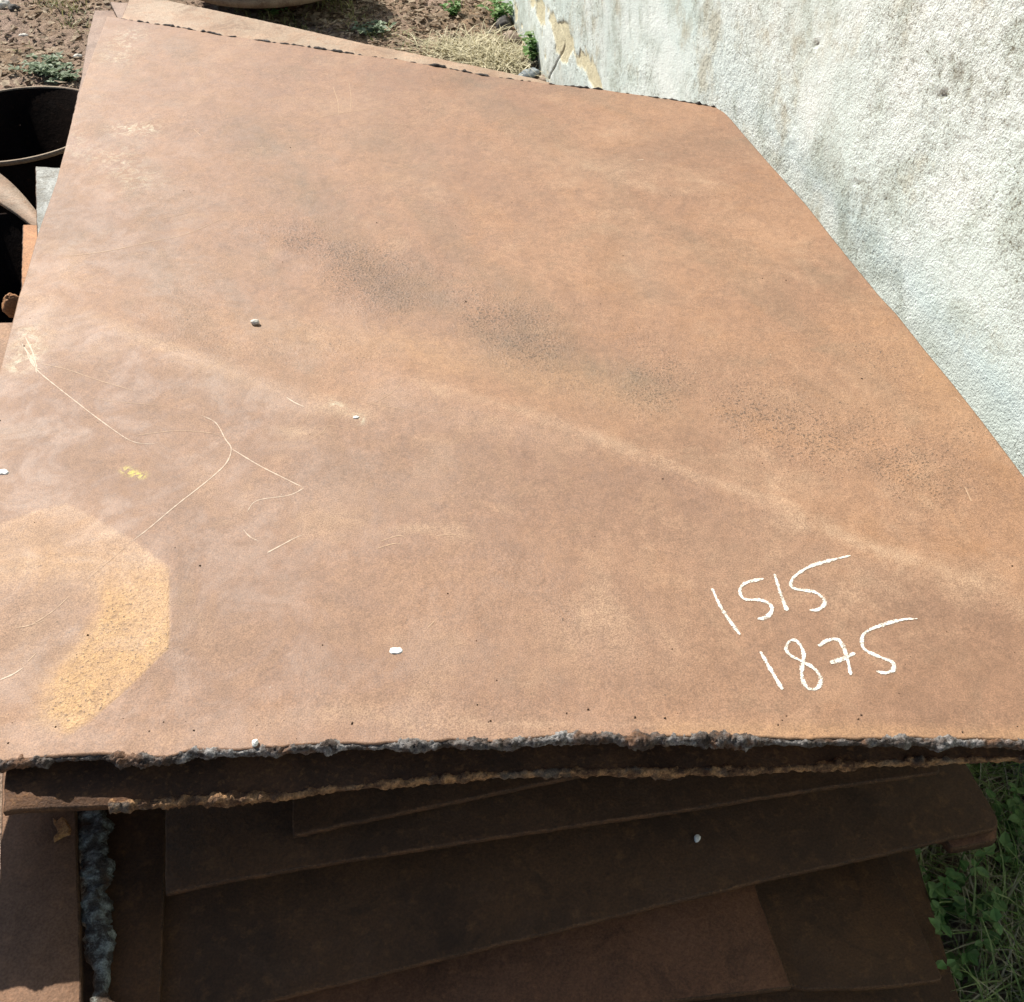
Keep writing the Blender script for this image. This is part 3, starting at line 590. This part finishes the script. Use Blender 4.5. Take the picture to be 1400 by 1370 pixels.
# bearers, and packing between the plates, so that the stack stands on something
M_WOOD = mat_plain('old_timber', (0.16, 0.11, 0.07), (0.25, 0.18, 0.12), 30, .9)
def block(name, c, s, mat, label, cat, group=None, rz=0.0):
    bev = min(s)*.12; x, y, z = s[0]/2, s[1]/2, s[2]/2; V = []
    for dz, inset in ((-z, bev), (-z+bev, 0), (z-bev, 0), (z, bev)):
        for sx, sy in ((-1, -1), (1, -1), (1, 1), (-1, 1)): V.append((sx*(x-inset), sy*(y-inset), dz))
    F = [[3, 2, 1, 0], [12, 13, 14, 15]]
    for l in range(3):
        for i in range(4): F.append([l*4+i, l*4+(i+1) % 4, l*4+4+(i+1) % 4, l*4+4+i])
    me = bpy.data.meshes.new(name); me.from_pydata(V, [], F); me.update()
    o = obj(name, me, mat); o.location = c; o.rotation_euler.z = rz
    return tag(o, label, cat, group)
for i, (y, w) in enumerate(((.78, 'nearest'), (1.35, 'middle'), (1.95, 'farthest'))):
    block('timber_bearer', (-.03, y, .11), (1.1, .12, .30), M_WOOD, f'{w} of the old timber bearers under the plate stack', 'timber', 'bearers under the stack')

# ------------------------------------------------------------------ bits lying on the plate
def stone(name, c, r, mat, label, cat='stone', seed=0, sq=(1, 1, .65), group=None, sub=14):
    th = np.linspace(0, math.pi, sub)[:, None]; ph = np.linspace(0, 2*math.pi, sub*2, endpoint=False)[None]
    d = np.stack([np.sin(th)*np.cos(ph), np.sin(th)*np.sin(ph), np.cos(th)+0*ph], -1).reshape(-1, 3)
    k = 1+.35*fbm(d[:, 0]*1.6+seed, d[:, 1]*1.6, d[:, 2]*1.6, seed=seed, octv=3)+.10*vnoise(d[:, 0]*6, d[:, 1]*6, d[:, 2]*6, seed=seed+2)
    d = d*k[:, None]*np.array(sq)*r
    n = sub*2; i = np.arange(sub*n).reshape(sub, n); j = np.roll(i, -1, 1)
    me = mesh_np(name, d, [np.stack([i[:-1], i[1:], j[1:], j[:-1]], -1).reshape(-1, 4)])
    o = obj(name, me, mat); o.location = [float(v_) for v_ in c]; o.rotation_euler.z = seed
    return tag(o, label, cat, group)
M_ST = mat_plain('pale_stone', (0.52, 0.49, 0.42), (0.68, 0.66, 0.60), 60)
M_STB = mat_plain('brown_stone', (0.20, 0.15, 0.11), (0.33, 0.26, 0.20), 40)
M_CHIP = mat_plain('white_paint_chip', (0.74, 0.74, 0.68), (0.80, 0.80, 0.76), 80)
M_STD = mat_plain('dark_stone', (0.035, 0.032, 0.03), (0.10, 0.09, 0.08), 40)
M_BLUE = mat_plain('blue_grey_stone', (0.15, 0.17, 0.18), (0.26, 0.29, 0.30), 30)
def on_plate(px, py, dz=0.0):
    q = px2xy(px, py); return (q[0], q[1], float(zt(q[0], q[1]))+dz)
stone('pebble', on_plate(349, 442, .004), .0078, M_ST, 'pale pebble lying on the left half of the top plate', 'pebble', 3, (1, .7, .55), 'bits on the plate')
def chip(c, r, label, seed):
    rr_ = np.random.default_rng(seed); n = 15; th = np.linspace(0, 6.283, n, endpoint=False)
    rad = r*(.7+.35*np.convolve(np.tile(rr_.random(n), 3), [.15, .7, .15], 'same')[n:2*n]*1.6-.1+.15*rr_.random(n))*.78; ring_ = np.stack([rad*np.cos(th)*1.15, rad*np.sin(th)*.75], 1)
    lo = np.c_[ring_, np.zeros(n)]; hi = np.c_[ring_*.86, .0008+.0016*rr_.random(n)]
    V = [tuple(v_) for v_ in np.vstack([lo, hi, [[0, 0, .0016]]])]
    F = [[k_, (k_+1) % n, n+(k_+1) % n, n+k_] for k_ in range(n)]+[[n+k_, n+(k_+1) % n, 2*n] for k_ in range(n)]
    me = bpy.data.meshes.new('paint_chip'); me.from_pydata(V, [], F); me.update()
    o = obj('paint_chip', me, M_CHIP); o.location = [float(v_) for v_ in c]; return tag(o, label, 'chip', 'bits on the plate')
chip(on_plate(541, 891), .0088, 'white flake lying on the near half of the top plate', 4)
chip(on_plate(3, 646), .0105, 'white flake at the left frame edge of the top plate', 9)
chip(on_plate(487, 571), .0055, 'small white flake on the pale crease left of centre', 15)
stone('pebble', on_plate(349, 1018, .003), .0045, M_CHIP, 'small white pebble on the near edge of the top plate', 'pebble', 8, (1, .8, .7), 'bits on the plate')
q = at(953, 1147, TOP-.248); stone('paint_chip', (q[0], q[1], TOP-.246), .0055, M_CHIP, 'white chip on the wide shaded plate below', 'chip', 9, (.7, 1, .5), 'bits on the plate')
# crumbs too small to pick apart
cr = []; crf = []
for i in range(170):
    px, py = random.uniform(-20, 1390), 1000-(random.random()**1.6)*900
    q = px2xy(px, py)
    if i < 25:
        k_ = random.randrange(20, NU-20); q = cN[k_]+np.array([0, random.uniform(.004, .05)])
    b_ = len(cr); r_ = .0005+.0017*random.random()**3; z_ = float(zt(q[0], q[1]))
    for a_ in range(4):
        an = a_*1.57+random.random(); cr.append((q[0]+r_*math.cos(an), q[1]+r_*math.sin(an), z_))
    cr.append((q[0], q[1], z_+r_*1.1)); crf += [[b_+k2, b_+(k2+1) % 4, b_+4] for k2 in range(4)]
inside = None
me = bpy.data.meshes.new('grit'); me.from_pydata(cr, [], crf); me.update()
tag(obj('grit', me, mat_leaf('grit_crumbs', (0.04, 0.028, 0.02), (0.22, 0.13, 0.08))), 'loose dark grit and scale crumbs scattered over the top plate', 'grit', kind='stuff')

# ------------------------------------------------------------------ drums left of the stack
def lathe(name, c, prof, mat, parent=None, n=96, wob=.004, seed=0):
    th = np.linspace(0, 2*math.pi, n, endpoint=False); V = []
    for r, z in prof:
        rr_ = r*(1+wob*vnoise(np.cos(th)*2+seed, np.sin(th)*2, z*3, seed=seed)); V.append(np.stack([c[0]+rr_*np.cos(th), c[1]+rr_*np.sin(th), np.full(n, z)], -1))
    V = np.vstack(V); i = np.arange(len(prof)*n).reshape(len(prof), n); j = np.roll(i, -1, 1)
    F = np.stack([i, j, np.roll(j, -1, 0), np.roll(i, -1, 0)], -1).reshape(-1, 4)
    me = mesh_np(name, V, [F]); o = obj(name, me, mat, parent)
    return o
def drum(label, c, R, h, lip, mat_in, mat_lip):
    t = bpy.data.objects.new('steel_drum', None); C.objects.link(t); t.empty_display_size = .1
    tag(t, label, 'drum', 'open drums beside the stack')
    lathe('shell', c, [(R, 0.02), (R, h-.004), (R-.006, h-.004), (R-.006, .045), (.01, .045), (.01, .02)], mat_in, t)
    lathe('rim', c, [(R+.004, h-.012), (R+.004, h), (R-lip, h), (R-lip, h-.012)], mat_lip, t, seed=4)
    return t
M_RIM = mat_rust('dusty_rim', (0.28, 0.22, 0.15), (0.17, 0.11, 0.07), (0.34, 0.27, 0.18), scale=12)
drum('dark open drum with thin rim, left of the stack near the green herbs', (float(at(60, 118, .5)[0]), float(at(60, 118, .5)[1])-.27), .27, .50, .004, R_black, M_RIM)
c_ = at(-25, 385, .5)[:2]; drum('black open drum added to darken the space under the curved strip', c_, float(np.linalg.norm(at(-25, 296, .5)[:2]-c_)), .5, .004, R_black, R_black)  # near-black drum put in to make the space below the strip dark
arc = lambda pts: catmull([np.r_[at(*p, .525)[:2], .525] for p in pts], 8)
ao = arc([(-90, 178), (-45, 206), (0, 237), (24, 258), (48, 286), (70, 316)]); ai = arc([(-90, 216), (-45, 244), (0, 275), (24, 291), (48, 311), (66, 330)])
na = len(ao); up_ = np.vstack([ao, ai]); dn = up_.copy(); dn[:, 2] -= .014; a = np.arange(na-1)
V_ = np.vstack([up_, dn]); m2_ = 2*na
me = mesh_np('curved_strip', V_, [np.stack([a, a+na, a+na+1, a+1], -1), np.stack([m2_+a+1, m2_+a+na+1, m2_+a+na, m2_+a], -1), np.stack([a, a+1, m2_+a+1, m2_+a], -1), np.stack([a+na+1, a+na, m2_+a+na, m2_+a+na+1], -1), [0, m2_, m2_+na, na], [na-1, 2*na-1, m2_+2*na-1, m2_+na-1]], False)
tag(obj('curved_strip', me, R_pale), 'pale curved steel strip lying across the drums at the left frame edge', 'steel strip')
q = at(18, 418, .60); stone('rusty_lump', (q[0], q[1], .60), .022, R_orange, 'small rusty scrap piece at the left frame edge below the orange plate', 'scrap', 12, (.55, 1, 1.2))
# drum beyond the far edge, cut by the top of the photograph
q = (-1.22, 5.60)
dt = bpy.data.objects.new('scrap_dish', None); C.objects.link(dt); tag(dt, 'rusty round steel dish beyond the far edge, cut by the top of the picture', 'dish')
lathe('bowl', q, [(.16, 0.0), (.18, .06), (.38, .11), (.43, .16), (.43, .30), (.42, .30), (.42, .16), (.36, .13), (.01, .13), (.01, 0.0)], R_red, dt)
lathe('rim', q, [(.437, .125), (.437, .165), (.425, .165), (.425, .125)], M_RIM, dt)

# ------------------------------------------------------------------ stones, litter and plants
_gz = ground_h(*np.meshgrid(np.arange(-4, 2, .02), np.arange(-2, 8, .02), indexing='ij'))
def gz(x, y):
    return float(_gz[min(max(int((x+4)/.02+.5), 0), 299), min(max(int((y+2)/.02+.5), 0), 499)])
def gpt(px, py):
    z = 0.0
    for _ in range(4):
        p = at(px, py, z); z = gz(p[0], p[1])
    return at(px, py, z)
for i, (px, py, r, m, sq, lab) in enumerate((
  (4, 9, .040, M_ST, (1, .8, .6), 'pale flat stone at the top left corner of the yard'), (19, 13, .026, M_STD, (1, 1, .7), 'dark round stone right of the pale one at top left'),
  (33, 50, .022, M_ST, (1.2, .6, .4), 'small pale stone on the bare soil at left'), (106, 79, .020, M_ST, (1.2, .7, .5), 'pale stone close to the left edge strip of the stack'),
  (737, 92, .055, M_STD, (.9, .9, .8), 'dark broken clod against the foot of the wall'), (688, 38, .05, M_STD, (.8, 1, .8), 'dark stone at the foot of the wall, farther back'),
  (722, 106, .05, M_BLUE, (1.3, .7, .35), 'blue-grey flat stone just beyond the pale strip of plate'), (700, 58, .055, M_STB, (1, .8, .6), 'brown stone between the dry grass and the wall'),
  (752, 112, .04, M_STB, (1.3, .7, .6), 'small brown stone wedged between plate and wall'))):
    p = gpt(px, py); stone('stone', (p[0], p[1], p[2]+r*.25), r, m, lab, 'stone', 20+i, sq, 'stones lying in the yard')

def blades(spots, n, h, spread, width, lean=.5, seed=0):
    """grass blades as bent three-segment strips"""
    r = np.random.default_rng(seed); V = []; F = []
    for (cx, cy, k) in spots:
        for _ in range(int(n*k)):
            a = r.uniform(0, 6.283); rad = spread*math.sqrt(r.random()); x, y = cx+rad*math.cos(a), cy+rad*math.sin(a)
            z = gz(x, y)-.003
            hh = h*r.uniform(.45, 1.15); d = r.uniform(0, 6.283); le = lean*r.uniform(.2, 1.5); w = width*r.uniform(.6, 1.3)
            dx, dy = math.cos(d), math.sin(d); b = len(V)
            for s_, ww in ((0, 1), (.4, .9), (.75, .6)):
                ox, oy, oz = dx*le*hh*s_**1.7, dy*le*hh*s_**1.7, hh*s_*(1-.25*le*s_)
                V.append((x+ox-dy*w*ww/2, y+oy+dx*w*ww/2, z+oz)); V.append((x+ox+dy*w*ww/2, y+oy-dx*w*ww/2, z+oz))
            V.append((x+dx*le*hh, y+dy*le*hh, z+hh*(1-.3*le)))
            F += [[b, b+1, b+3, b+2], [b+2, b+3, b+5, b+4], [b+4, b+5, b+6]]
    me = bpy.data.meshes.new('grass'); me.from_pydata(V, [], F); me.update(); return me
G_green = mat_leaf('green_grass', (0.17, 0.28, 0.07), (0.36, 0.42, 0.18)); G_dry = mat_leaf('straw', (0.40, 0.36, 0.22), (0.66, 0.60, 0.42))
G_weed = mat_leaf('weed_leaf', (0.12, 0.25, 0.07), (0.24, 0.36, 0.13)); G_herb = mat_leaf('pale_herb_leaf', (0.16, 0.22, 0.12), (0.30, 0.36, 0.24))
G_litter = mat_leaf('leaf_litter', (0.12, 0.075, 0.045), (0.46, 0.37, 0.26), .85)

def wall_x(y): return .133+.19*(4.72-y)
sp = []
for _ in range(120):
    y = random.uniform(-.15, 1.7); x = random.uniform(.48, wall_x(y)-.02); sp.append((x, y, 1))
tag(obj('grass', blades(sp, 60, .15, .07, .0035, .9, 1), G_green), 'green grass in the gap between stack and wall at lower right', 'grass', kind='stuff')
sp2 = [(random.uniform(.62, wall_x(.6)-.01), random.uniform(.1, 1.1), 1) for _ in range(150)]
tag(obj('dry_grass', blades(sp2, 14, .12, .05, .003, 1.0, 2), G_dry), 'dry straw stems mixed into the grass at lower right', 'dry grass', kind='stuff')
# litter of leaves and chips on the soil beyond and left of the stack
V = []; F = []
r = np.random.default_rng(5)
for _ in range(17000):
    if r.random() < .45: x, y = r.uniform(-2.7, -.7), r.uniform(2.6, 6.2)
    else: x, y = r.uniform(-1.3, .25), r.uniform(3.4, 6.4)
    if x > wall_x(y)-.02: continue
    z = gz(x, y)
    L = r.uniform(.006, .022)*(1.6 if r.random() < .12 else 1); w = L*r.uniform(.3, .8); a = r.uniform(0, 6.283); c, s = math.cos(a), math.sin(a); b = len(V)
    zz = r.uniform(-.15, .6, 4)*L
    for (uu, vv), zq in zip(((-1, 0), (0, -1), (1, 0), (0, 1)), zz): V.append((x+uu*L*c-vv*w*s, y+uu*L*s+vv*w*c, z+.003+zq))
    F.append([b, b+1, b+2, b+3])
me = bpy.data.meshes.new('leaf_litter'); me.from_pydata(V, [], F); me.update()
tag(obj('leaf_litter', me, G_litter), 'dry leaf litter and chips strewn on the soil beyond the plates', 'leaf litter', kind='stuff')
sp = [(*gpt(px, py)[:2], k) for px, py, k in ((90, 10, 1), (105, 25, .6), (75, 3, 1), (120, 40, .3), (460, 10, 1), (480, 22, 1), (440, 5, .8), (500, 40, .5), (530, 50, .4), (560, 62, .4), (350, 18, .8), (370, 24, .8), (330, 12, .6), (390, 28, .6), (420, 34, .6), (20, 70, .2), (660, 8, .6))]
tag(obj('grass', blades(sp, 55, .05, .11, .006, 1.1, 3), mat_leaf('olive_grass', (0.14, 0.16, 0.055), (0.36, 0.34, 0.15))), 'thin olive grass patches on the soil beyond the stack', 'grass', kind='stuff')

def plant(label, px, py, nst, leaf, height, spread, matl, seed, cat='weed', xy=None, group='leafy weeds'):
    r = np.random.default_rng(seed)
    p = gpt(px, py) if xy is None else np.array([*xy, gz(*xy)])
    t = bpy.data.objects.new('weed_plant', None); C.objects.link(t); t.location = p.tolist(); tag(t, label, cat, group)
    V = []; F = []; SV = []; SF = []
    for _ in range(nst):
        d = r.uniform(0, 6.283); le = spread*r.uniform(.2, 1); hh = height*r.uniform(.5, 1.1); prev = None
        for k in range(6):
            f = k/5; c = np.array([math.cos(d)*le*f**1.3, math.sin(d)*le*f**1.3, hh*f-.01]); b = len(SV)
            for q_ in range(3): SV.append((c[0]+.0014*math.cos(q_*2.1), c[1]+.0014*math.sin(q_*2.1), c[2]))
            if k: SF += [[b-3+q_, b-3+(q_+1) % 3, b+(q_+1) % 3, b+q_] for q_ in range(3)]
            if k == 0: continue
            for _l in range(3):
                a = r.uniform(0, 6.283); L = leaf*r.uniform(.6, 1.2); w = L*r.uniform(.28, .42); up = r.uniform(-.1, .6)
                ax = np.array([math.cos(a)*math.cos(up), math.sin(a)*math.cos(up), math.sin(up)]); sd_ = np.array([-math.sin(a), math.cos(a), r.uniform(-.3, .3)])
                nn = np.cross(ax, sd_); b2 = len(V)
                V += [tuple(c), tuple(c+ax*L*.35+sd_*w+nn*.1*L), tuple(c+ax*L*.45-nn*.06*L), tuple(c+ax*L*.35-sd_*w+nn*.1*L), tuple(c+ax*L*.75+sd_*w*.7), tuple(c+ax*L*.75-sd_*w*.7), tuple(c+ax*L-nn*.12*L)]
                F += [[b2, b2+1, b2+2], [b2, b2+2, b2+3], [b2+1, b2+4, b2+6, b2+2], [b2+3, b2+2, b2+6, b2+5]]
    m1 = bpy.data.meshes.new('leaves'); m1.from_pydata(V, [], F); m1.update(); obj('leaves', m1, matl, t)
    m2 = bpy.data.meshes.new('stem'); m2.from_pydata(SV, [], SF); m2.update(); obj('stem', m2, matl, t)
    return t
plant('spreading pale green herb on the soil above the dark drum', 68, 100, 26, .030, .07, .16, G_herb, 1)
plant('pale green herb right beside the mauve edge strip at left', 92, 110, 14, .028, .06, .10, G_herb, 2)
plant('small bright green seedling on the bare soil in front of the wall', 622, 20, 8, .03, .07, .06, G_weed, 3)
plant('green weeds in the shade beyond the pale strip of plate', 505, 46, 14, .03, .05, .12, G_herb, 4)
plant('low weeds close under the round dish', 372, 18, 10, .03, .06, .14, G_weed, 5)
for i, (x, y, lab) in enumerate(((.60, .60, 'leafy weed directly under the wide plate at lower right'), (.66, .70, 'leafy weed below the red-brown offcut'), (.57, .45, 'leafy weed in front of the low plate at lower right'), (.72, .50, 'leafy weed between the offcut and the lower right corner'), (.80, .78, 'leafy weed against the foot of the wall at lower right'), (.68, .34, 'leafy weed at the bottom right corner of the picture'))):
    plant(lab, 0, 0, 11, .019, .16, .11, G_weed, 20+i, xy=(x, y))
plant('dark leafy weed growing at the foot of the wall beside the straw', 733, 88, 16, .035, .12, .10, G_weed, 41)
plant('small weed farther back at the foot of the wall', 684, 30, 12, .035, .10, .10, G_weed, 42)
# straw heap against the plate and the wall
sp = [(*gpt(px, py)[:2], k) for px, py, k in ((640, 78, 1), (665, 85, 1), (690, 92, 1), (620, 72, .7), (700, 80, .8), (660, 65, .7), (600, 70, .4), (715, 98, .5))]
o = obj('dry_grass_tuft', blades(sp, 170, .10, .13, .006, 2.0, 9), G_dry); tag(o, 'matted heap of straw-coloured dry grass by the foot of the wall', 'dry grass')
sp = [(*gpt(px, py)[:2], k) for px, py, k in ((806, 118, 1), (820, 122, .7), (790, 114, .5))]
o = obj('grass_tuft', blades(sp, 16, .22, .05, .006, .35, 10), mat_leaf('yellow_green_grass', (0.30, 0.32, 0.08), (0.48, 0.46, 0.16))); tag(o, 'thin yellow-green grass stalks standing between the plate and the wall', 'grass tuft')
